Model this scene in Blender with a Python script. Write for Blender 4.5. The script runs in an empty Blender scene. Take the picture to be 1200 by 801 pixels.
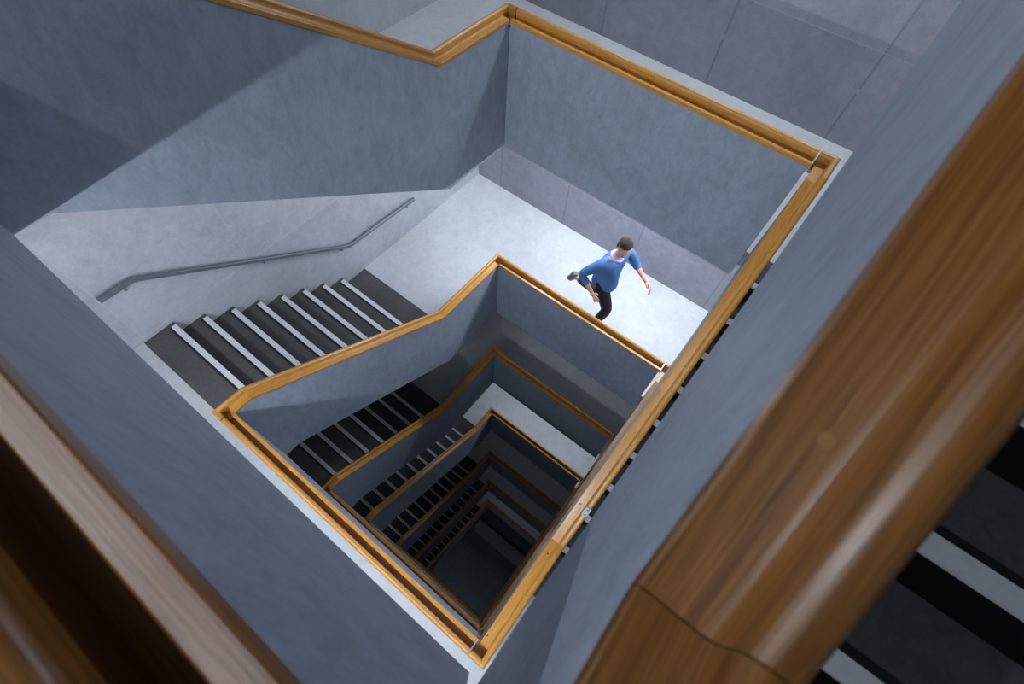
import bpy, bmesh, math, random
from mathutils import Vector, Matrix
random.seed(7)
sc = bpy.context.scene
COL = sc.collection
ZO = 22.5                       # height of the photographer's lens above the ground floor
W, L = 2.36, 3.2207             # clear well: x from 0 to W, y from 0 to L
XL, XR, YF, YN = -1.90, 4.26, 5.11, -1.89   # faces of the four outer walls
RAIL = 0.92                     # lip of the rail above its floor
# lip heights (relative to the lens): far landings A, near landings C
ZA = {0: 1.26, 1: -1.953, 2: -4.856, 3: -7.342, 4: -10.139, 5: -13.391, 6: -16.777, 7: -20.052}
ZC = {0: -0.44, 1: -3.498, 2: -6.123, 3: -8.464, 4: -11.76, 5: -14.959, 6: -18.338, 7: -21.58}
ZA = {k: v + ZO for k, v in ZA.items()}
ZC = {k: v + ZO for k, v in ZC.items()}

# ---------------------------------------------------------------- materials
def nt(name):
    m = bpy.data.materials.new(name); m.use_nodes = True
    t = m.node_tree
    return m, t, t.nodes['Principled BSDF']

def node(t, kind, **kw):
    n = t.nodes.new(kind)
    for k, v in kw.items():
        if k in n.inputs: n.inputs[k].default_value = v
        else: setattr(n, k, v)
    return n

def plain(name, col, rough=0.5, metal=0.0):
    m, t, b = nt(name)
    b.inputs['Base Color'].default_value = (*col, 1)
    b.inputs['Roughness'].default_value = rough
    b.inputs['Metallic'].default_value = metal
    tc = node(t, 'ShaderNodeTexCoord')
    nz = node(t, 'ShaderNodeTexNoise', Scale=40.0, Detail=4.0)
    t.links.new(tc.outputs['Object'], nz.inputs['Vector'])
    mix = node(t, 'ShaderNodeMix', data_type='RGBA')
    mix.inputs[6].default_value = (*[c * 0.85 for c in col], 1)
    mix.inputs[7].default_value = (*[min(1, c * 1.12) for c in col], 1)
    t.links.new(nz.outputs['Fac'], mix.inputs[0]); t.links.new(mix.outputs[2], b.inputs['Base Color'])
    return m

def math_(t, op, a, b=None, c=None):
    n = t.nodes.new('ShaderNodeMath'); n.operation = op
    for i, v in enumerate((a, b, c)):
        if v is None: continue
        if isinstance(v, (int, float)): n.inputs[i].default_value = v
        else: t.links.new(v, n.inputs[i])
    return n.outputs[0]

def concrete(name, dark, light, streak=(1, 1, 1), rough=0.75, grids=None, bump=0.12, holes=None, pores=0.5, sheen=0.5):
    """cast concrete: cloudy mottling, fine streaks, pores; grids = list of (axis, origin, step, half width, tone)"""
    m, t, b = nt(name)
    tc = node(t, 'ShaderNodeTexCoord')
    mp = node(t, 'ShaderNodeMapping'); mp.inputs['Scale'].default_value = streak
    t.links.new(tc.outputs['Object'], mp.inputs['Vector'])
    big = node(t, 'ShaderNodeTexNoise', Scale=1.1, Detail=6.0, Roughness=0.6)
    mid = node(t, 'ShaderNodeTexNoise', Scale=9.0, Detail=8.0, Roughness=0.65, Distortion=0.6)
    fine = node(t, 'ShaderNodeTexNoise', Scale=55.0, Detail=5.0, Roughness=0.7)
    t.links.new(tc.outputs['Object'], big.inputs['Vector'])
    t.links.new(mp.outputs['Vector'], mid.inputs['Vector'])
    t.links.new(mp.outputs['Vector'], fine.inputs['Vector'])
    f = math_(t, 'MULTIPLY', big.outputs['Fac'], 0.45)
    f = math_(t, 'MULTIPLY_ADD', mid.outputs['Fac'], 0.4, f)
    f = math_(t, 'MULTIPLY_ADD', fine.outputs['Fac'], 0.25, f)
    ramp = node(t, 'ShaderNodeValToRGB')
    ramp.color_ramp.elements[0].position = 0.36; ramp.color_ramp.elements[0].color = (*dark, 1)
    ramp.color_ramp.elements[1].position = 0.72; ramp.color_ramp.elements[1].color = (*light, 1)
    t.links.new(f, ramp.inputs['Fac'])
    col = ramp.outputs['Color']
    # air pores
    vo = node(t, 'ShaderNodeTexVoronoi', Scale=14.0); t.links.new(tc.outputs['Object'], vo.inputs['Vector'])
    po = math_(t, 'LESS_THAN', vo.outputs['Distance'], 0.055)
    gate = math_(t, 'GREATER_THAN', big.outputs['Fac'], 0.52)
    po = math_(t, 'MULTIPLY', po, gate); po = math_(t, 'MULTIPLY', po, pores)
    mx = node(t, 'ShaderNodeMix', data_type='RGBA'); mx.inputs[7].default_value = (*[d * 0.45 for d in dark], 1)
    t.links.new(po, mx.inputs[0]); t.links.new(col, mx.inputs[6]); col = mx.outputs[2]
    if grids:
        sep = node(t, 'ShaderNodeSeparateXYZ'); t.links.new(tc.outputs['Object'], sep.inputs[0])
        wob = node(t, 'ShaderNodeTexNoise', Scale=2.5, Detail=3.0); t.links.new(tc.outputs['Object'], wob.inputs['Vector'])
        wo = math_(t, 'MULTIPLY_ADD', wob.outputs['Fac'], 0.012, -0.006)
        cells = []
        for axis, org, step, half, tone in grids:
            v = math_(t, 'DIVIDE', math_(t, 'ADD', math_(t, 'SUBTRACT', sep.outputs[axis], org), wo), step)
            cells.append(math_(t, 'FLOOR', v))
            d = math_(t, 'MULTIPLY', math_(t, 'ABSOLUTE', math_(t, 'SUBTRACT', math_(t, 'FRACT', math_(t, 'ADD', v, 0.5)), 0.5)), step)
            k = math_(t, 'MULTIPLY', math_(t, 'LESS_THAN', d, half), math_(t, 'MULTIPLY_ADD', mid.outputs['Fac'], 1.2, 0.0))
            k = math_(t, 'MINIMUM', k, 1.0)
            g = node(t, 'ShaderNodeMix', data_type='RGBA'); g.inputs[7].default_value = (*tone, 1)
            t.links.new(math_(t, 'MULTIPLY', k, 0.8), g.inputs[0]); t.links.new(col, g.inputs[6]); col = g.outputs[2]
        # each shuttering panel set off a little in tone
        cmb = node(t, 'ShaderNodeCombineXYZ')
        for i, cc in enumerate(cells): t.links.new(cc, cmb.inputs[i])
        wn = node(t, 'ShaderNodeTexWhiteNoise', noise_dimensions='3D'); t.links.new(cmb.outputs[0], wn.inputs['Vector'])
        tone = math_(t, 'MULTIPLY_ADD', wn.outputs['Value'], 0.16, 0.92)
        hs = node(t, 'ShaderNodeHueSaturation'); t.links.new(tone, hs.inputs['Value']); t.links.new(col, hs.inputs['Color']); col = hs.outputs['Color']
    t.links.new(col, b.inputs['Base Color'])
    b.inputs['Roughness'].default_value = rough
    b.inputs['Specular IOR Level'].default_value = sheen
    bp = node(t, 'ShaderNodeBump', Strength=bump, Distance=0.01)
    t.links.new(math_(t, 'SUBTRACT', fine.outputs['Fac'], po), bp.inputs['Height'])
    t.links.new(bp.outputs['Normal'], b.inputs['Normal'])
    return m

def wood(name, dark, mid, light, rough=0.35, tonevar=0.25, scale=1.0, coat=0.2):
    """oak: grain runs along the U of the rail's own unwrap (metres)"""
    m, t, b = nt(name)
    uv = node(t, 'ShaderNodeUVMap', uv_map='UVMap')
    oi = node(t, 'ShaderNodeObjectInfo')
    off = node(t, 'ShaderNodeCombineXYZ')
    t.links.new(math_(t, 'MULTIPLY', oi.outputs['Random'], 37.0), off.inputs[0])
    t.links.new(math_(t, 'MULTIPLY', oi.outputs['Random'], 11.0), off.inputs[1])
    ad = node(t, 'ShaderNodeVectorMath', operation='ADD'); t.links.new(uv.outputs[0], ad.inputs[0]); t.links.new(off.outputs[0], ad.inputs[1])
    mp = node(t, 'ShaderNodeMapping'); mp.inputs['Scale'].default_value = (1.3 * scale, 42 * scale, 1)
    t.links.new(ad.outputs[0], mp.inputs['Vector'])
    wv = node(t, 'ShaderNodeTexNoise', Scale=1.0, Detail=3.0, Distortion=1.4, Roughness=0.5)
    t.links.new(mp.outputs[0], wv.inputs['Vector'])
    rings = math_(t, 'FRACT', math_(t, 'MULTIPLY', wv.outputs['Fac'], 5.0))
    rings = math_(t, 'POWER', math_(t, 'ABSOLUTE', math_(t, 'MULTIPLY_ADD', rings, 2.0, -1.0)), 2.2)
    mp2 = node(t, 'ShaderNodeMapping'); mp2.inputs['Scale'].default_value = (9 * scale, 320 * scale, 1)
    t.links.new(ad.outputs[0], mp2.inputs['Vector'])
    pore = node(t, 'ShaderNodeTexNoise', Scale=1.0, Detail=4.0, Roughness=0.6); t.links.new(mp2.outputs[0], pore.inputs['Vector'])
    f = math_(t, 'MULTIPLY', rings, 0.24)
    f = math_(t, 'MULTIPLY_ADD', pore.outputs['Fac'], 0.76, f)
    ramp = node(t, 'ShaderNodeValToRGB'); e = ramp.color_ramp.elements
    e[0].position = 0.22; e[0].color = (*light, 1); e[1].position = 0.78; e[1].color = (*dark, 1)
    q = e.new(0.45); q.color = (*mid, 1)
    t.links.new(f, ramp.inputs['Fac'])
    hs = node(t, 'ShaderNodeHueSaturation'); t.links.new(ramp.outputs['Color'], hs.inputs['Color'])
    t.links.new(math_(t, 'MULTIPLY_ADD', oi.outputs['Random'], tonevar, 1 - tonevar * 0.6), hs.inputs['Value'])
    t.links.new(hs.outputs['Color'], b.inputs['Base Color'])
    b.inputs['Roughness'].default_value = rough
    b.inputs['Coat Weight'].default_value = coat; b.inputs['Coat Roughness'].default_value = 0.25
    bp = node(t, 'ShaderNodeBump', Strength=0.08, Distance=0.004)
    t.links.new(pore.outputs['Fac'], bp.inputs['Height']); t.links.new(bp.outputs['Normal'], b.inputs['Normal'])
    return m

M = {}
M['panel'] = concrete('grey_parapet_concrete', (0.175, 0.205, 0.252), (0.345, 0.40, 0.49), streak=(1.5, 1.5, 0.8), rough=0.62, bump=0.06, pores=0.15)
pale, seam = (0.50, 0.52, 0.56), (0.16, 0.16, 0.18)
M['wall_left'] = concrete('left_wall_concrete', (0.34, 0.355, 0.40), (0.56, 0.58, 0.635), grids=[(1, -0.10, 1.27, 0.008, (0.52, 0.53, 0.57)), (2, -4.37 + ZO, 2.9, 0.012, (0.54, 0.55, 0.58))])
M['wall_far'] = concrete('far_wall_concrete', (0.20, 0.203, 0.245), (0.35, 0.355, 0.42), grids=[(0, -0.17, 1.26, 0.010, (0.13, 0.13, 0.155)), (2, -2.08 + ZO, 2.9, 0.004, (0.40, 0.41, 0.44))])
M['wall'] = concrete('wall_concrete', (0.085, 0.09, 0.105), (0.17, 0.18, 0.205))  # unseen walls and ceiling, kept dark to cut bounced light
M['floor'] = concrete('landing_floor_concrete', (0.46, 0.475, 0.50), (0.70, 0.715, 0.735), rough=0.45, bump=0.03, pores=0.3)
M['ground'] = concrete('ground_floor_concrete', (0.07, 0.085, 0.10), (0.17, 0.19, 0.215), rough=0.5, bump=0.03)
M['stair'] = concrete('dark_stair_concrete', (0.045, 0.046, 0.048), (0.125, 0.126, 0.128), rough=0.7, streak=(3, 3, 3), sheen=0.25)
M['riser'] = concrete('black_riser_facing', (0.006, 0.006, 0.006), (0.017, 0.016, 0.016), rough=0.9, sheen=0.1)
M['nosing'] = plain('pale_nosing_strip', (0.80, 0.82, 0.86), 0.5)
M['grip'] = plain('black_grip_strip', (0.008, 0.008, 0.010), 0.7)
M['oak'] = wood('oiled_oak', (0.30, 0.125, 0.018), (0.50, 0.225, 0.040), (0.63, 0.33, 0.075))
M['oak_near_dimmed'] = wood('oiled_oak_dimmed', (0.080, 0.028, 0.005), (0.185, 0.074, 0.014), (0.26, 0.115, 0.032), rough=0.36, tonevar=0.12, coat=0.1)  # same oak, the dimmer light on the foreground rails put into its colour
M['steel'] = plain('brushed_steel', (0.50, 0.53, 0.58), 0.38, 0.85)
M['seal'] = plain('mortar_plug', (0.30, 0.30, 0.33), 0.8)
M['bar'] = plain('grey_painted_steel', (0.17, 0.19, 0.225), 0.42, 0.3)
M['plate'] = plain('dull_steel', (0.33, 0.35, 0.38), 0.55, 0.2)
M['gap'] = plain('dark_joint_seal', (0.012, 0.010, 0.008), 0.8)
M['plug'] = plain('oak_plug', (0.30, 0.15, 0.05), 0.45)
M['skin'] = plain('skin', (0.56, 0.30, 0.22), 0.5)
M['jacket'] = plain('blue_cloth', (0.06, 0.155, 0.37), 0.85)
M['collar'] = plain('pale_lilac_cloth', (0.62, 0.55, 0.74), 0.85)
M['trouser'] = plain('black_cloth', (0.008, 0.008, 0.010), 0.9)
M['shoe'] = plain('grey_shoe', (0.17, 0.17, 0.18), 0.7)
M['sole'] = plain('pale_sole', (0.5, 0.5, 0.5), 0.7)
M['hair'] = plain('dark_brown_hair', (0.028, 0.017, 0.012), 0.9)
M['eye'] = plain('eye_white', (0.7, 0.7, 0.7), 0.3)
M['iris'] = plain('dark_iris', (0.03, 0.02, 0.015), 0.3)
M['lips'] = plain('lips', (0.42, 0.16, 0.13), 0.5)

# ---------------------------------------------------------------- builders
def link(name, me, parent=None, kind=None):
    o = bpy.data.objects.new(name, me); COL.objects.link(o)
    if parent: o.parent = parent
    if kind: o['kind'] = kind
    return o

def finish(name, bm, mats, parent=None, kind=None, origin=None, smooth=False):
    org = Vector(origin) if origin is not None else (root_loc(parent) if parent else Vector((0, 0, 0)))
    bmesh.ops.recalc_face_normals(bm, faces=bm.faces)
    for v in bm.verts: v.co -= org
    if smooth:
        for f in bm.faces: f.smooth = True
    me = bpy.data.meshes.new(name); bm.to_mesh(me); bm.free()
    for m in (mats if isinstance(mats, (list, tuple)) else [mats]): me.materials.append(m)
    return link(name, me, parent, kind)

def root_loc(o):
    p = Vector((0, 0, 0))
    while o: p += o.location; o = o.parent
    return p

def thing(name, loc, label, cat, group=None):
    o = bpy.data.objects.new(name, None); COL.objects.link(o)
    o.empty_display_size = 0.1
    o.location = loc; o['label'] = label; o['category'] = cat
    if group: o['group'] = group
    return o

def add_box(bm, lo, hi, mi=0):
    vs = [bm.verts.new((x, y, z)) for x in (lo[0], hi[0]) for y in (lo[1], hi[1]) for z in (lo[2], hi[2])]
    for q in ((0, 1, 3, 2), (4, 6, 7, 5), (0, 4, 5, 1), (2, 3, 7, 6), (0, 2, 6, 4), (1, 5, 7, 3)):
        f = bm.faces.new([vs[i] for i in q]); f.material_index = mi

def box(name, lo, hi, m, parent=None, kind=None, bevel=0.0):
    bm = bmesh.new(); add_box(bm, lo, hi)
    if bevel: bmesh.ops.bevel(bm, geom=bm.edges[:], offset=bevel, segments=2, affect='EDGES')
    return finish(name, bm, m, parent, kind)

def sweep(bm, prof, path, closed_ends=True, smooth_from=None):
    """prof: closed list of (u outward, v up); path: list of (point, outward vector). UV in metres."""
    uvl = bm.loops.layers.uv.get('UVMap') or bm.loops.layers.uv.new('UVMap')
    n = len(prof)
    per = [0.0]
    for i in range(n):
        a, b_ = prof[i], prof[(i + 1) % n]
        per.append(per[-1] + math.hypot(a[0] - b_[0], a[1] - b_[1]))
    rows, dist, lens = [], 0.0, []
    prev = None
    for p, o in path:
        p, o = Vector(p), Vector(o)
        c = p + o * 0.05
        if prev is not None: dist += (c - prev).length
        prev = c; lens.append(dist)
        rows.append([bm.verts.new(p + o * u + Vector((0, 0, v))) for u, v in prof])
    for k in range(len(rows) - 1):
        for i in range(n):
            j = (i + 1) % n
            q = (rows[k][i], rows[k + 1][i], rows[k + 1][j], rows[k][j])
            if len({tuple(round(c, 6) for c in v.co) for v in q}) < 3: continue
            f = bm.faces.new(q)
            uvs = ((lens[k], per[i]), (lens[k + 1], per[i]), (lens[k + 1], per[i + 1]), (lens[k], per[i + 1]))
            for lp, t in zip(f.loops, uvs): lp[uvl].uv = t
    if closed_ends:
        for r, l0 in ((rows[0], 0), (rows[-1], dist)):
            try:
                f = bm.faces.new(r)
                for lp, (u, v) in zip(f.loops, prof): lp[uvl].uv = (l0 + v * 0.3, u * 6)
            except ValueError: pass

def arc(cx, cy, r, a0, a1, n):
    return [(cx + r * math.cos(math.radians(a0 + (a1 - a0) * i / n)), cy + r * math.sin(math.radians(a0 + (a1 - a0) * i / n))) for i in range(n + 1)]

def profile(kind, ku=1.0, kv=1.0, lip=0.026, deep=-0.042, slim=0.0):
    bead = arc(0.0835, 0.032, 0.0205, 195, -25, 12) + [(0.1005, 0.010), (0.0985, -0.060), (0.010, -0.060), (0.010, -0.028)]
    if kind == 'flight':
        p = [(0.0, -0.028), (0.0, -0.002), (0.002, 0.0), (0.049, 0.0), (0.056, 0.003), (0.0605, 0.010), (0.0625, 0.020)] + bead
    elif kind == 'landing':
        bead = bead[:-3] + [(0.0985, deep - 0.018), (0.010, deep - 0.018), (0.010, -0.028)]
        p = [(0.0, -0.028), (0.0, -0.002), (0.002, 0.0), (lip, 0.0), (lip + 0.0015, -0.0015), (lip + 0.0015, deep), (0.0665, deep), (0.0665, 0.004), (0.0640, 0.010), (0.063, 0.020)] + bead
    else:   # open corner: channel floor and bead only
        p = [(0.0, -0.060), (0.0, -0.042), (0.0665, -0.042), (0.0665, 0.004), (0.0640, 0.010), (0.063, 0.020)] + bead[:-2]
    return [((u - slim if u > 0.05 else u) * ku, v * kv) for u, v in p]

def rail(name, kind, path, parent, m=None, ku=1.0, kv=1.0, **kw):
    bm = bmesh.new(); sweep(bm, profile(kind, ku, kv, **kw), path)
    o = finish(name, bm, m or M['oak'], parent)
    for f in o.data.polygons: f.use_smooth = True
    o.data.set_sharp_from_angle(angle=math.radians(28))
    return o

PANEL = [(0.005, -0.031), (0.0085, -0.031), (0.0085, -0.061), (0.096, -0.061), (0.096, -1.12), (0.005, -1.12)]
def parapet(path, parent, low=0.0):
    bm = bmesh.new(); sweep(bm, [(u, v - low if v == -0.061 else v) for u, v in PANEL], path)
    return finish('parapet_panel', bm, M['panel'], parent)

def disc(bm, c, r, h, axis=Vector((0, 0, 1)), n=14):
    rot = Vector((0, 0, 1)).rotation_difference(axis).to_matrix().to_4x4()
    bmesh.ops.create_cone(bm, cap_ends=True, segments=n, radius1=r, radius2=r, depth=h, matrix=Matrix.Translation(c) @ rot)

RISE, TREAD = 0.17, 0.27
def steps_of(drop): return max(6, round(drop / RISE))

# ---------------------------------------------------------------- balustrades
GROUPS = {'CA': 'balustrades of the left-hand flights', 'BD': 'balustrades of the right-hand flights',
          'AB': 'balustrades of the far landings', 'DC': 'balustrades of the near landings'}

def flight_balustrade(side, zt, zb, label, near=False, kinks=None):
    """side CA: runs +y on x=0, outward -x.  side BD: runs -y on x=W, outward +x"""
    n = steps_of(zt - zb)
    s0 = 0.15; s1 = kinks[1] if kinks else 0.195 + TREAD * (n - 1) + 0.11
    if kinks: s0 = kinks[0]
    out = Vector((-1, 0, 0)) if side == 'CA' else Vector((1, 0, 0))
    X = 0.0 if side == 'CA' else W + 0.016
    Y = (lambda s: s) if side == 'CA' else (lambda s: L - s)
    P = lambda s, z: Vector((X, Y(s), z))
    ku, kv = (1.14, 1.0) if near else (1, 1)
    mat = M['oak_near_dimmed'] if near else M['oak']
    root = thing('balustrade', (X, Y(L / 2), zb - RAIL), label, 'balustrade', GROUPS[side])
    parapet([(P(-0.098, zt), out), (P(s0, zt), out), (P(s1, zb), out), (P(L + 0.098, zb), out)], root)
    sm = s0 + (s1 - s0) * 0.55
    zm = zt + (zb - zt) * (sm - s0) / (s1 - s0)
    g = 0.0008 if near else 0.0003
    rail('handrail', 'flight', [(P(0, zt), out), (P(s0 - g, zt), out)], root, mat, ku, kv)
    if near or side == 'CA':
        rail('handrail', 'flight', [(P(s0 + g, zt), out), (P(s1 - g, zb), out)], root, mat, ku, kv)
    else:
        rail('handrail', 'flight', [(P(s0 + g, zt), out), (P(sm - g, zm), out)], root, mat, ku, kv)
        rail('handrail', 'flight', [(P(sm + g, zm), out), (P(s1 - g, zb), out)], root, mat, ku, kv)
    rail('handrail', 'flight', [(P(s1 + g, zb), out), (P(L, zb), out)], root, mat, ku, kv)
    # open mitred corners where the bead turns on to the landings
    sgn = 1 if side == 'CA' else -1
    ret = 0.0
    d0 = Vector((0, -sgn, 0)); inx = Vector((-out.x * ret, 0, 0)) - Vector((0 if side == 'CA' else 0.016, 0, 0))
    for (s, z, d) in ((0, zt, d0), (L, zb, -d0)):
        p = P(s, z)
        rail('handrail_corner', 'corner', [(p, out), (p, out + d), (p + inx, d)], root, mat, ku, kv)
    return root

def landing_balustrade(side, z, label, near=False):
    out = Vector((0, 1, 0)) if side == 'AB' else Vector((0, -1, 0))
    y = L if side == 'AB' else 0.0
    if near: y += 0.003
    ku, kv = (1.5, 1.1) if near else (1, 1)
    mat = M['oak_near_dimmed'] if near else M['oak']
    root = thing('balustrade', (W / 2, y, z - RAIL), label, 'balustrade', GROUPS[side])
    parapet([(Vector((0.0, y, z)), out), (Vector((W - 0.012, y, z)), out)], root, 0.035 if near else 0.0)
    rail('handrail', 'landing', [(Vector((0.010, y, z)), out), (Vector((W - 0.008, y, z)), out)], root, mat, ku, kv, lip=0.0205 if near else 0.026, deep=-0.056 if near else -0.042, slim=0.014 if near else 0.0)
    # steel plate closing the channel at the right-hand corner, black seal at the left-hand one
    bm = bmesh.new(); w = 0.104 * ku
    ya, yb = sorted((y - 0.002 * out.y, y + out.y * w))
    add_box(bm, (W - 0.007, ya, z - 0.058), (W - 0.001, yb, z + 0.003))
    finish('joint_plate', bm, M['steel'], root)
    bm = bmesh.new()
    sweep(bm, [(a * 0.99, b * 0.97) for a, b in profile('corner', ku, kv)], [(Vector((0.002, y, z)), out), (Vector((0.0095, y, z)), out)])
    finish('joint_seal', bm, M['gap'], root)
    return root

LB = {
 ('CA', 1): 'broad grey balustrade with oak handrail on the upper left flight, above the steel wall handrail',
 ('CA', 2): 'oak-capped grey balustrade beside the brightly lit flight with eight white-edged steps',
 ('CA', 3): 'oak-capped left balustrade directly below the brightly lit flight, its panel in shade',
 ('CA', 4): 'oak-capped left balustrade leading down to the bright landing deep in the well',
 ('CA', 5): 'dark left balustrade on the flight just below the deep bright landing',
 ('CA', 6): 'dim left balustrade on the last flight but one above the ground floor',
 ('CA', 7): 'lowest and smallest left balustrade, edging the dark ground floor',
 ('AB', 1): 'tall grey panel with oak channel rail above and behind the running person',
 ('AB', 2): 'oak-railed grey panel along the white landing in front of the running person',
 ('AB', 3): 'far balustrade in shadow directly below the landing of the running person',
 ('AB', 4): 'far balustrade with a thin lit rail edge in front of the deep bright landing',
 ('AB', 5): 'far balustrade next below the thin lit edge of the deep bright landing',
 ('AB', 6): 'far balustrade with a pale panel, last but one above the ground floor',
 ('AB', 7): 'lowest far balustrade, short and dim, right above the dark ground floor',
 ('BD', 0): 'large blurred oak rail and grey panel across the right foreground',
 ('BD', 1): 'golden flat oak rail crossing the well on the right, with a small screwed plate',
 ('BD', 2): 'brown oak rail showing as a strip just inside the golden right-hand rail',
 ('BD', 3): 'shadowed right rail, third one inward from the golden rail with the plate',
 ('BD', 4): 'dark right rail, fourth one inward, at the end of the deep bright landing',
 ('BD', 5): 'dark right rail low in the well, fifth one inward from the foreground',
 ('BD', 6): 'narrow right rail low in the well, edging the dark ground floor',
 ('BD', 7): 'lowest right balustrade, running down on to the dark ground floor',
 ('DC', 0): 'large blurred oak channel rail and wide grey panel across the lower left foreground',
 ('DC', 1): 'golden oak channel rail along the pale landing strip in the lower left',
 ('DC', 2): 'near landing rail first below the golden channel rail, with a blue-grey panel',
 ('DC', 3): 'near landing rail second below the golden channel rail',
 ('DC', 4): 'near landing rail third below the golden channel rail, dark and thin',
 ('DC', 5): 'near landing rail fourth below the golden channel rail, a thin line',
 ('DC', 6): 'lowest near landing rail with a thin pale edge beside the dark ground floor',
}
for k in range(1, 8):
    flight_balustrade('CA', ZC[k - 1], ZA[k], LB['CA', k])
    landing_balustrade('AB', ZA[k], LB['AB', k])
    b1 = flight_balustrade('BD', ZA[k], ZC[k], LB['BD', k])
    if k < 7: landing_balustrade('DC', ZC[k], LB['DC', k])
    if k == 1: BD1 = b1
BD0 = flight_balustrade('BD', ZA[0], ZC[0], LB['BD', 0], near=True, kinks=(0.25, L - 0.222))
DC0 = landing_balustrade('DC', ZC[0], LB['DC', 0], near=True)

# small fittings in the rails
def bd_rail_z(k, y):
    zt, zb = ZA[k], ZC[k]; n = steps_of(zt - zb); s0, s1 = 0.15, 0.195 + TREAD * (n - 1) + 0.11
    s = L - y; t = min(1, max(0, (s - s0) / (s1 - s0)))
    return zt + (zb - zt) * t, (zb - zt) / (s1 - s0)
yp = 0.99
zp, sl = bd_rail_z(1, yp)
bm = bmesh.new(); add_box(bm, (-0.020, -0.034, -0.002), (0.020, 0.034, 0.003))
bmesh.ops.bevel(bm, geom=bm.edges[:], offset=0.001, segments=1, affect='EDGES')
nv = Vector((0, sl, 1)).normalized()
mt = Matrix.Translation(Vector((W + 0.016 + 0.083, yp, zp + 0.0535))) @ Matrix.Rotation(math.atan(-sl), 4, 'X')
bmesh.ops.transform(bm, matrix=mt, verts=bm.verts)
pl = finish('joint_plate', bm, M['plate'], BD1)
pl['label'] = 'small grey screwed plate'
for dy in (-0.017, 0.017):
    bm = bmesh.new(); disc(bm, Vector((0, 0, 0)), 0.0055, 0.003)
    bmesh.ops.transform(bm, matrix=mt @ Matrix.Translation((0.002, dy, 0.004)), verts=bm.verts)
    s = finish('screw', bm, M['gap'], pl, origin=root_loc(BD1))
for (px, py) in ((W + 0.030, 0.05), (W + 0.052, 0.66), (W + 0.040, 1.02)):
    bm = bmesh.new(); z, sl_ = bd_rail_z(1, py); disc(bm, Vector((px, py, z + 0.0006)), 0.006, 0.002)
    finish('screw_hole', bm, M['gap'], BD1)
bm = bmesh.new(); disc(bm, Vector((W + 0.016 + 0.045, 0.376, ZC[0] + (0.376 - 0.222) * 0.619 + 0.0006)), 0.0065, 0.002, Vector((0, -0.619, 1)).normalized(), 24)
o = finish('wood_plug', bm, M['plug'], BD0); o['label'] = 'round flush wooden plug'

# ---------------------------------------------------------------- stair flights
def stair_flight(side, zt, zb, label, y_first=None):
    """zt / zb: floor levels; the flight runs down along s"""
    n = steps_of(zt - zb); r = (zt - zb) / n
    s_first = 0.195 if y_first is None else y_first
    xa, xb = (XL + 0.004, -0.10) if side == 'CA' else (W + 0.116, XR - 0.004)
    Y = (lambda s: s) if side == 'CA' else (lambda s: L - s)
    root = thing('stair_flight', ((xa + xb) / 2, Y(L / 2), zb), label, 'stairs', 'flights of dark steps with pale nosings')
    s_end = s_first + TREAD * (n - 1) + 0.39
    top = [(-0.13, zt), (s_first, zt)]
    kinds = [0]
    for i in range(n):
        top.append((s_first + TREAD * i, zt - r * (i + 1))); kinds.append(1)
        if i < n - 1: top.append((s_first + TREAD * (i + 1), zt - r * (i + 1))); kinds.append(0)
    top.append((s_end, zb)); kinds.append(0)
    under = [(s_end, zb - 0.19), (s_first + TREAD * (n - 1) + 0.1, zb - 0.19), (s_first - 0.05, zt - 0.195), (-0.13, zt - 0.19)]
    poly = top + under
    bm = bmesh.new()
    va = [bm.verts.new((xa, Y(s), z)) for s, z in poly]; vb = [bm.verts.new((xb, Y(s), z)) for s, z in poly]
    N = len(poly)
    for i in range(N):
        j = (i + 1) % N
        f = bm.faces.new((va[i], va[j], vb[j], vb[i]))
        f.material_index = kinds[i] if i < len(kinds) else 0
    bm.faces.new(va); bm.faces.new(list(reversed(vb)))
    finish('step_block', bm, [M['stair'], M['riser']], root)
    dx = 0.045
    for i in range(n):
        s, z = s_first + TREAD * i, zt - r * i
        for nm, a, b_, m_ in (('nosing', s - 0.052, s + 0.002, 'nosing'), ('grip_strip', s - 0.076, s - 0.053, 'grip')):
            bm = bmesh.new()
            y0, y1 = sorted((Y(a), Y(b_)))
            add_box(bm, (xa + (dx if side == 'CA' else 0.01), y0, z - 0.010), (xb - (0.01 if side == 'CA' else dx), y1, z + 0.0035))
            finish(nm, bm, M[m_], root)
    return s_end

SL = {
 ('CA', 1): 'dark steps hidden behind the broad upper left balustrade',
 ('CA', 2): 'brightly lit dark flight with eight white nosings on the left',
 ('CA', 3): 'shadowed flight with grey nosings just below the lit left flight',
 ('CA', 4): 'black flight with pale nosings ending at the deep bright landing',
 ('CA', 5): 'dim flight with faint nosings next below the deep bright landing',
 ('CA', 6): 'small black flight, last but one on the left',
 ('CA', 7): 'smallest and lowest flight on the left above the ground floor',
 ('BD', 0): 'dark foreground steps with grey nosings in the lower right corner',
 ('BD', 1): 'flight whose white nosings peek out right of the golden rail',
 ('BD', 2): 'right-hand flight below the golden rail, under the white nosings',
}
ends = {}
for k in range(1, 8):
    ends['CA', k] = stair_flight('CA', ZC[k - 1] - RAIL, ZA[k] - RAIL, SL['CA', k])
    ends['BD', k] = stair_flight('BD', ZA[k] - RAIL, ZC[k] - RAIL, SL.get(('BD', k), 'right-hand flight hidden under the stack of dark rails, number %s down' % ['', '', '', 'three', 'four', 'five', 'six', 'seven'][k]))
n0 = steps_of(ZA[0] - ZC[0])
ends['BD', 0] = stair_flight('BD', ZA[0] - RAIL, ZC[0] - RAIL, SL['BD', 0], y_first=L - 0.49 - TREAD * (n0 - 1))

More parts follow.
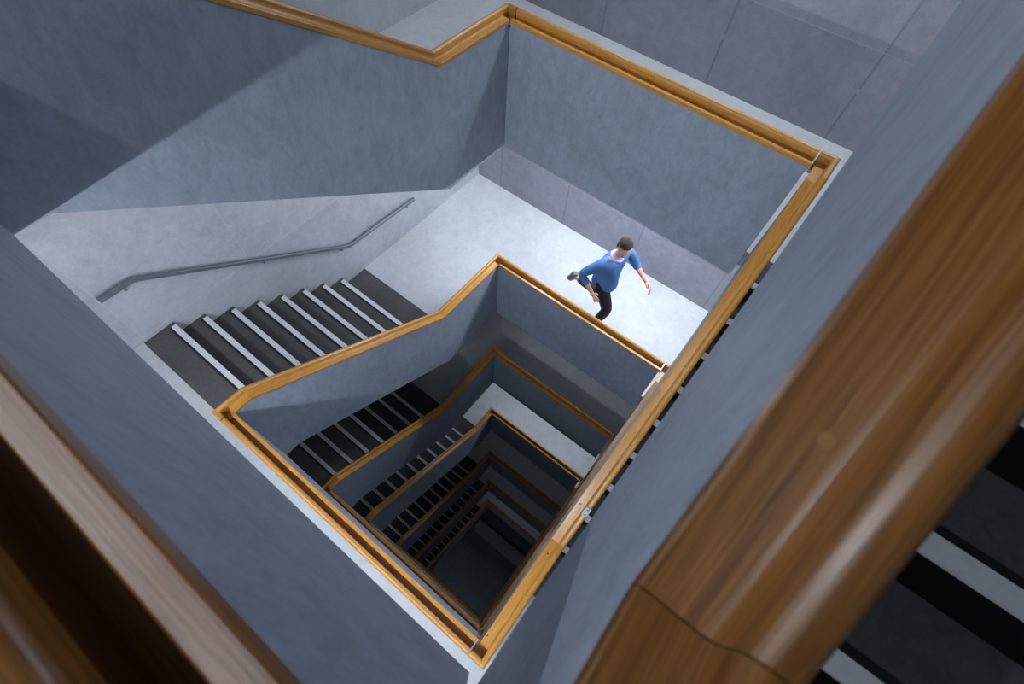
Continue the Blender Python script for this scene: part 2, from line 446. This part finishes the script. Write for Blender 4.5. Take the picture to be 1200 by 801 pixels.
# ---------------------------------------------------------------- landings (setting)
def slab(z, boxes):
    bm = bmesh.new()
    for x0, y0, x1, y1 in boxes: add_box(bm, (x0, y0, z - 0.16), (x1, y1, z))
    return finish('landing_slab', bm, M['floor'], kind='structure')
for k in range(0, 8):
    zf = ZA[k] - RAIL
    yl = ends['CA', k] if k else L + 0.10
    slab(zf, [(XL, yl + 0.002, -0.1, YF), (-0.1, L + 0.098, W + 0.112, YF), (W + 0.112, L + 0.132, XR, YF)])
for k in range(0, 7):
    zf = ZC[k] - RAIL
    yr = L - ends['BD', k]
    slab(zf, [(XL, YN, -0.1, -0.132), (-0.1, YN, W + 0.112, -0.098), (W + 0.112, YN, XR, yr - 0.002)])

T = 0.2
TOP = ZO + 2.35
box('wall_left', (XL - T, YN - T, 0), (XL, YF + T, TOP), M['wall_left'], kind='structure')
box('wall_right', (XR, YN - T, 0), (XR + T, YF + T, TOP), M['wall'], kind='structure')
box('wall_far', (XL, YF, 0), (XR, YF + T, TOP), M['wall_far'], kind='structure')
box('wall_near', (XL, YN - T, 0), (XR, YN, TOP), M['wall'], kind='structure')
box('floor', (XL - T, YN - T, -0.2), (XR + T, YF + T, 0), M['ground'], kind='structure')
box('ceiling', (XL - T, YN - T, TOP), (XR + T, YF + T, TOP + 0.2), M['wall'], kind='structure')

# tie-hole cones left in the outer walls by the shuttering
for i, (x, y, z, ax) in enumerate(((1.09, YF, -2.42, 'y'), (2.35, YF, -2.40, 'y'), (1.09, YF, -4.75, 'y'), (-0.17, YF, -4.80, 'y'), (XL, 1.17, -3.909, 'x'), (XL, 2.44, -4.45, 'x'))):
    bm = bmesh.new()
    disc(bm, Vector((x, y, z + ZO)), 0.022, 0.006, Vector((0, 1, 0)) if ax == 'y' else Vector((1, 0, 0)), 20)
    finish('trim_%d' % (i + 1), bm, M['wall_left' if ax == 'x' else 'seal'], kind='structure')

# ---------------------------------------------------------------- steel handrail on the left wall
hr = thing('wall_handrail', (XL + 0.06, 1.7, -4.4 + ZO), 'bent grey steel handrail on the pale wall above the lit left flight', 'handrail')
pts = [(-0.09, -3.655), (0.215, -3.66), (2.33, -5.10), (3.56, -5.165)]
PR = [(0.0, -0.021), (0.0, 0.021), (0.004, 0.025), (0.036, 0.025), (0.04, 0.021), (0.04, -0.021), (0.036, -0.025), (0.004, -0.025)]
bm = bmesh.new(); sweep(bm, PR, [(Vector((XL + 0.045, y, z + ZO)), Vector((1, 0, 0))) for y, z in pts])
finish('rail_bar', bm, M['bar'], hr)
for y in (0.12, 1.28, 2.22, 3.42):
    for a, b_ in zip(pts, pts[1:]):
        if a[0] <= y <= b_[0]: z = a[1] + (b_[1] - a[1]) * (y - a[0]) / (b_[0] - a[0])
    bm = bmesh.new()
    add_box(bm, (XL + 0.001, y - 0.010, z + ZO - 0.075), (XL + 0.065, y + 0.010, z + ZO - 0.060))
    add_box(bm, (XL + 0.055, y - 0.008, z + ZO - 0.070), (XL + 0.069, y + 0.008, z + ZO - 0.02))
    disc(bm, Vector((XL + 0.004, y, z + ZO - 0.067)), 0.03, 0.006, Vector((1, 0, 0)), 20)
    finish('bracket', bm, M['bar'], hr)

# ---------------------------------------------------------------- pale raised strip giving the lighter band across the ground floor
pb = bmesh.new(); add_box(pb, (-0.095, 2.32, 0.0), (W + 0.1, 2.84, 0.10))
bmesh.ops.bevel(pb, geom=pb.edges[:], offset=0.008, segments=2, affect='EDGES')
o = finish('floor_strip', pb, concrete('floor_strip_concrete', (0.28, 0.25, 0.28), (0.42, 0.38, 0.42)), origin=(W / 2, 2.58, 0.0)); o.location = (W / 2, 2.58, 0.0)
o['label'] = 'low pale strip of concrete across the dark ground floor'; o['category'] = 'floor_strip'

# ---------------------------------------------------------------- the running person
F = ZA[2] - RAIL
def skinned(chains, sub=2):
    """chains: list of lists of (point, radius or (rx, ry)); the first vertex of a chain may be an index key ('@', key) into named points"""
    me = bpy.data.meshes.new('tmp'); names, vs, rs, es = {}, [], [], []
    for ch in chains:
        prev = None
        for it in ch:
            key = it[0]
            if key in names and len(it) == 1: i = names[key]
            else:
                i = len(vs); names[key] = i; vs.append(it[1]); rs.append(it[2] if isinstance(it[2], tuple) else (it[2], it[2]))
            if prev is not None: es.append((prev, i))
            prev = i
    me.from_pydata([Vector(v) for v in vs], es, [])
    o = bpy.data.objects.new('tmp', me); COL.objects.link(o)
    sk = o.modifiers.new('s', 'SKIN'); sk.use_smooth_shade = True
    for i, d in enumerate(me.skin_vertices[0].data):
        d.radius = rs[i]; d.use_root = (i == 0)
    ss = o.modifiers.new('d', 'SUBSURF'); ss.levels = ss.render_levels = sub
    dg = bpy.context.evaluated_depsgraph_get(); dg.update()
    res = bpy.data.meshes.new_from_object(o.evaluated_get(dg))
    bpy.data.objects.remove(o)
    bm = bmesh.new(); bm.from_mesh(res)
    return bm

ROOT = Vector((1.20, 3.90, F))
person = thing('person', ROOT, 'person in blue jacket and black trousers running along the white landing', 'person')
def q(x, y, z): return ROOT + Vector((x, y, z))     # x: running direction, y: their left
# joints
pelvis, waist, chest, neck = q(-0.02, 0, .93), q(-0.02, 0, 1.06), q(0.0, 0.0, 1.27), q(0.03, 0, 1.455)
head = q(0.065, 0.0, 1.60)
hipL, hipR = q(-0.02, .085, .90), q(-0.02, -.085, .90)
kneeR, ankR, toeR = q(0.17, -.075, .50), q(0.07, -.06, .085), q(0.23, -.05, .035)
kneeL, ankL, toeL = q(-0.07, .10, .48), q(-0.44, .07, .56), q(-0.53, .07, .42)
shL, shR = q(0.06, .19, 1.40), q(-0.05, -.19, 1.39)
elL, wrL = q(0.20, .27, 1.15), q(0.41, .20, 1.06)
elR, wrR = q(-0.24, -.30, 1.16), q(-0.03, -.33, 1.00)

def hand(wr, fwd, side, key):
    """palm with five bent fingers; fwd: along the forearm, side: towards the thumb"""
    fwd = fwd.normalized(); side = (side - fwd * side.dot(fwd)).normalized(); dn = fwd.cross(side).normalized()
    if dn.z > 0: dn = -dn
    palm = wr + fwd * 0.055
    ch = [[(key,), (key + 'p', palm, (0.020, 0.030)), (key + 'q', wr + fwd * 0.085, (0.016, 0.030))]]
    for i, (ln, off) in enumerate(((0.070, 0.026), (0.080, 0.009), (0.074, -0.009), (0.058, -0.025))):
        a = wr + fwd * 0.095 + side * off
        b_ = a + fwd * ln * 0.48 + dn * 0.012; c_ = b_ + fwd * ln * 0.28 + dn * 0.022; d_ = c_ + fwd * ln * 0.08 + dn * 0.018
        ch.append([(key + 'q',), (key + 'f%d' % i, a, 0.0095), (key + 'g%d' % i, b_, 0.0088), (key + 'h%d' % i, c_, 0.008), (key + 'i%d' % i, d_, 0.007)])
    a = wr + fwd * 0.035 + side * 0.034
    ch.append([(key + 'p',), (key + 't0', a, 0.012), (key + 't1', a + fwd * 0.03 + side * 0.014 + dn * 0.01, 0.0105), (key + 't2', a + fwd * 0.052 + side * 0.012 + dn * 0.02, 0.0085)])
    return ch

body = [
 [('pel', pelvis, (0.10, 0.08)), ('wai', waist, (0.09, 0.075)), ('che', chest, (0.12, 0.09)), ('nb', q(0.02, 0, 1.41), (0.075, 0.065)), ('nec', neck, 0.056), ('hb', q(0.05, 0, 1.53), 0.058)],
 [('pel',), ('hL', hipL, 0.090), ('kL', kneeL, 0.058), ('aL', ankL, 0.040), ('tL', toeL, 0.034)],
 [('pel',), ('hR', hipR, 0.090), ('kR', kneeR, 0.058), ('aR', ankR, 0.040), ('tR', toeR, 0.034)],
 [('che',), ('sL', shL, 0.058), ('eL', elL, 0.042), ('mL', elL.lerp(wrL, 0.4), 0.040), ('wL', wrL, 0.027)],
 [('che',), ('sR', shR, 0.058), ('eR', elR, 0.042), ('mR', elR.lerp(wrR, 0.4), 0.040), ('wR', wrR, 0.027)],
]
body += hand(wrL, wrL - elL, Vector((0.2, -1, 0.6)), 'wL') + hand(wrR, wrR - elR, Vector((0.3, 1, 0.7)), 'wR')
bm = skinned(body)
# the head, part of the same mesh: skull, brow, nose, chin and ears; it looks ahead and down to its right
hm = Matrix.Translation(head) @ Matrix.Rotation(math.radians(-62), 4, 'Z') @ Matrix.Rotation(math.radians(4), 4, 'Y')
hb = bmesh.new(); bmesh.ops.create_uvsphere(hb, u_segments=40, v_segments=28, radius=1.0)
for v in hb.verts:
    x, y, z = v.co
    sx, sy, sz = 0.098, 0.078, 0.122
    if z < 0: sy *= 1 - 0.30 * (-z) ** 1.5; 
    if z < 0 and x < 0: sx *= 1 - 0.25 * -z
    p = Vector((x * sx, y * sy, z * sz))
    if x > 0:
        p.x += 0.030 * math.exp(-((y / 0.13) ** 2 + ((z + 0.20) / 0.16) ** 2))          # nose
        p.x += 0.010 * math.exp(-((y / 0.30) ** 2 + ((z + 0.88) / 0.18) ** 2)) + 0.012 * (1 if z < -0.5 else 0) * (-z - 0.5)
        p.x -= 0.010 * math.exp(-(((abs(y) - 0.36) / 0.16) ** 2 + ((z - 0.06) / 0.10) ** 2))   # eye sockets
        p.x += 0.005 * math.exp(-((z - 0.22) / 0.08) ** 2)
    p.y += math.copysign(0.020, y) * math.exp(-(((x + 0.08) / 0.10) ** 2 + ((z + 0.02) / 0.20) ** 2)) if abs(y) > 0.6 else 0   # ears
    v.co = hm @ p
tmp = bpy.data.meshes.new('h'); hb.to_mesh(tmp); hb.free(); bm.from_mesh(tmp)
finish('body', bm, M['skin'], person, smooth=True)
for s in (-1, 1):
    bm = bmesh.new(); bmesh.ops.create_uvsphere(bm, u_segments=14, v_segments=10, radius=0.0125, matrix=hm @ Matrix.Translation((0.079, s * 0.030, 0.006)))
    e = finish('eye', bm, M['eye'], person, smooth=True)
    bm = bmesh.new(); bmesh.ops.create_uvsphere(bm, u_segments=12, v_segments=8, radius=0.0062, matrix=hm @ Matrix.Translation((0.0875, s * 0.030, 0.005)))
    finish('iris', bm, M['iris'], e, origin=ROOT, smooth=True)
bm = bmesh.new(); bmesh.ops.create_uvsphere(bm, u_segments=16, v_segments=8, radius=1.0, matrix=hm @ Matrix.Translation((0.083, 0, -0.068)) @ Matrix.Diagonal((0.010, 0.024, 0.008, 1)))
finish('mouth', bm, M['lips'], person, smooth=True)
# hair cap, short and a little ruffled
hb = bmesh.new(); bmesh.ops.create_uvsphere(hb, u_segments=48, v_segments=32, radius=1.0)
rnd = random.Random(3)
dead = []
for v in hb.verts:
    x, y, z = v.co
    lim = -0.55 if x < -0.1 else (-0.05 if x < 0.35 else 0.42)
    if z < lim: dead.append(v); continue
    k = 1.0 + rnd.uniform(0, 0.05)
    v.co = hm @ Vector(((x * 0.108 - 0.004) * k, y * 0.090 * k, (z * 0.134 + 0.003) * k))
bmesh.ops.delete(hb, geom=dead, context='VERTS')
finish('hair', hb, M['hair'], person, smooth=True)
# clothing follows the body
bm = skinned([
 [('hm0', q(-0.02, 0, .80), (0.19, 0.172)), ('hem', q(-0.02, 0, .92), (0.19, 0.165)), ('wai', waist, (0.160, 0.118)), ('che', chest, (0.178, 0.128)), ('nb', q(0.015, 0, 1.415), (0.095, 0.078))],
 [('che',), ('sL', shL, 0.074), ('eL', elL, 0.060), ('cL', elL.lerp(wrL, 0.35), 0.052)],
 [('che',), ('sR', shR, 0.074), ('eR', elR, 0.060), ('cR', elR.lerp(wrR, 0.62), 0.050)]])
j = finish('jacket', bm, M['jacket'], person, smooth=True); j['label'] = 'blue jacket'
bm = bmesh.new()
cm = Matrix.Translation(q(0.03, 0, 1.455)) @ Matrix.Rotation(math.radians(16), 4, 'Y')
for r0, r1, z0, z1 in ((0.060, 0.066, 0.012, -0.025), (0.066, 0.088, -0.025, -0.045)):
    bmesh.ops.create_cone(bm, cap_ends=False, segments=28, radius1=r1, radius2=r0, depth=z0 - z1, matrix=cm @ Matrix.Translation((0, 0, (z0 + z1) / 2)))
col_ = finish('collar', bm, M['collar'], person, smooth=True)
sm_ = col_.modifiers.new('t', 'SOLIDIFY'); sm_.thickness = 0.008
bm = skinned([
 [('wb', q(-0.02, 0, 1.00), (0.125, 0.10)), ('pel', pelvis, (0.135, 0.105))],
 [('pel',), ('hL', hipL, 0.108), ('kL', kneeL, 0.076), ('aL', kneeL.lerp(ankL, 0.93), 0.058)],
 [('pel',), ('hR', hipR, 0.108), ('kR', kneeR, 0.076), ('aR', kneeR.lerp(ankR, 0.93), 0.058)]])
finish('trousers', bm, M['trouser'], person, smooth=True)
for a, b_ in ((ankL, toeL), (ankR, toeR)):
    d = (b_ - a); d.normalize()
    up = Vector((0, 0, 1)) if a is ankR else Vector((-0.75, 0, 0.4)).normalized()
    ft = (Vector((1, 0.04, 0)) if a is ankR else Vector((-0.35, 0, -0.9))).normalized()
    dn = -up if a is ankR else Vector((-0.9, 0, 0.35)).normalized()
    base = a + dn * 0.045
    bm = skinned([[('a', a + ft * 0.0, 0.046), ('m', base + ft * 0.06 - dn * 0.004, (0.047, 0.040)), ('t', base + ft * 0.155, (0.042, 0.026))],
                  [('a',), ('h', base - ft * 0.06, 0.040)]])
    s_ = finish('shoe', bm, M['shoe'], person, smooth=True)
    bm = skinned([[('h', base - ft * 0.07 + dn * 0.030, (0.036, 0.010)), ('m', base + ft * 0.05 + dn * 0.030, (0.042, 0.010)), ('t', base + ft * 0.17 + dn * 0.026, (0.036, 0.010))]])
    finish('sole', bm, M['sole'], s_, origin=ROOT, smooth=True)

# ---------------------------------------------------------------- light: ceiling lamps under the landings, plus unseen fill lamps added for brightness
def lamp(x, y, z, power, col=(0.86, 0.93, 1.0), r=0.022):
    l = bpy.data.lights.new('ceiling_or_fill_lamp', 'POINT'); l.energy = power; l.color = col; l.shadow_soft_size = r
    o = bpy.data.objects.new('ceiling_or_fill_lamp', l); COL.objects.link(o); o.location = (x, y, z)
PA = {1: 112, 2: 260, 3: 5, 4: 62, 5: 4, 6: 4, 7: 8}
PC = {1: 185, 2: 3, 3: 3, 4: 5, 5: 6, 6: 6, 7: 17}  # bottom entry added to brighten the dark ground floor
for k in range(1, 8):
    for x in (0.05, 1.18, 2.31): lamp(x, 4.60, ZA[k - 1] - 1.20, PA[k] / 3)
for k in range(1, 8):
    for x in (0.05, 1.18, 2.31): lamp(x, -1.25, ZC[k - 1] - 1.20, PC[k] / 3)
lamp(3.4, 4.60, ZA[0] - 1.20, 25); lamp(3.4, -1.25, ZC[0] - 1.20, 40)  # unseen fill lamps, added to brighten the right-hand nosings
for x in (0.05, 1.18, 2.31):
    lamp(x - 0.9, -1.25, ZO + 1.93, 80)

w = bpy.data.worlds.new('dim_surround'); sc.world = w; w.use_nodes = True
w.node_tree.nodes['Background'].inputs[0].default_value = (0.35, 0.42, 0.55, 1)
w.node_tree.nodes['Background'].inputs[1].default_value = 0.05

# ---------------------------------------------------------------- camera
cam = bpy.data.cameras.new('camera'); co = bpy.data.objects.new('camera', cam); COL.objects.link(co)
rv = Vector((0.50941991, 0.11846219, 0.65791874))
co.matrix_world = Matrix.Translation((2.28728, 0.12756, ZO)) @ Matrix.Rotation(rv.length, 4, rv.normalized())
cam.sensor_width = 36.0; cam.sensor_fit = 'HORIZONTAL'; cam.lens = 565.299 / 1200 * 36
cam.clip_start = 0.02; cam.clip_end = 100
cam.dof.use_dof = True; cam.dof.focus_distance = 5.5; cam.dof.aperture_fstop = 4.0
sc.camera = co
sc.view_settings.view_transform = 'Standard'; sc.view_settings.look = 'None'
sc.view_settings.gamma = 1.0; sc.view_settings.use_curve_mapping = False
sc.view_settings.exposure = 0.0
sc.cycles.use_denoising = True
sc.cycles.max_bounces = 8; sc.cycles.diffuse_bounces = 5
sc.cycles.use_light_tree = True
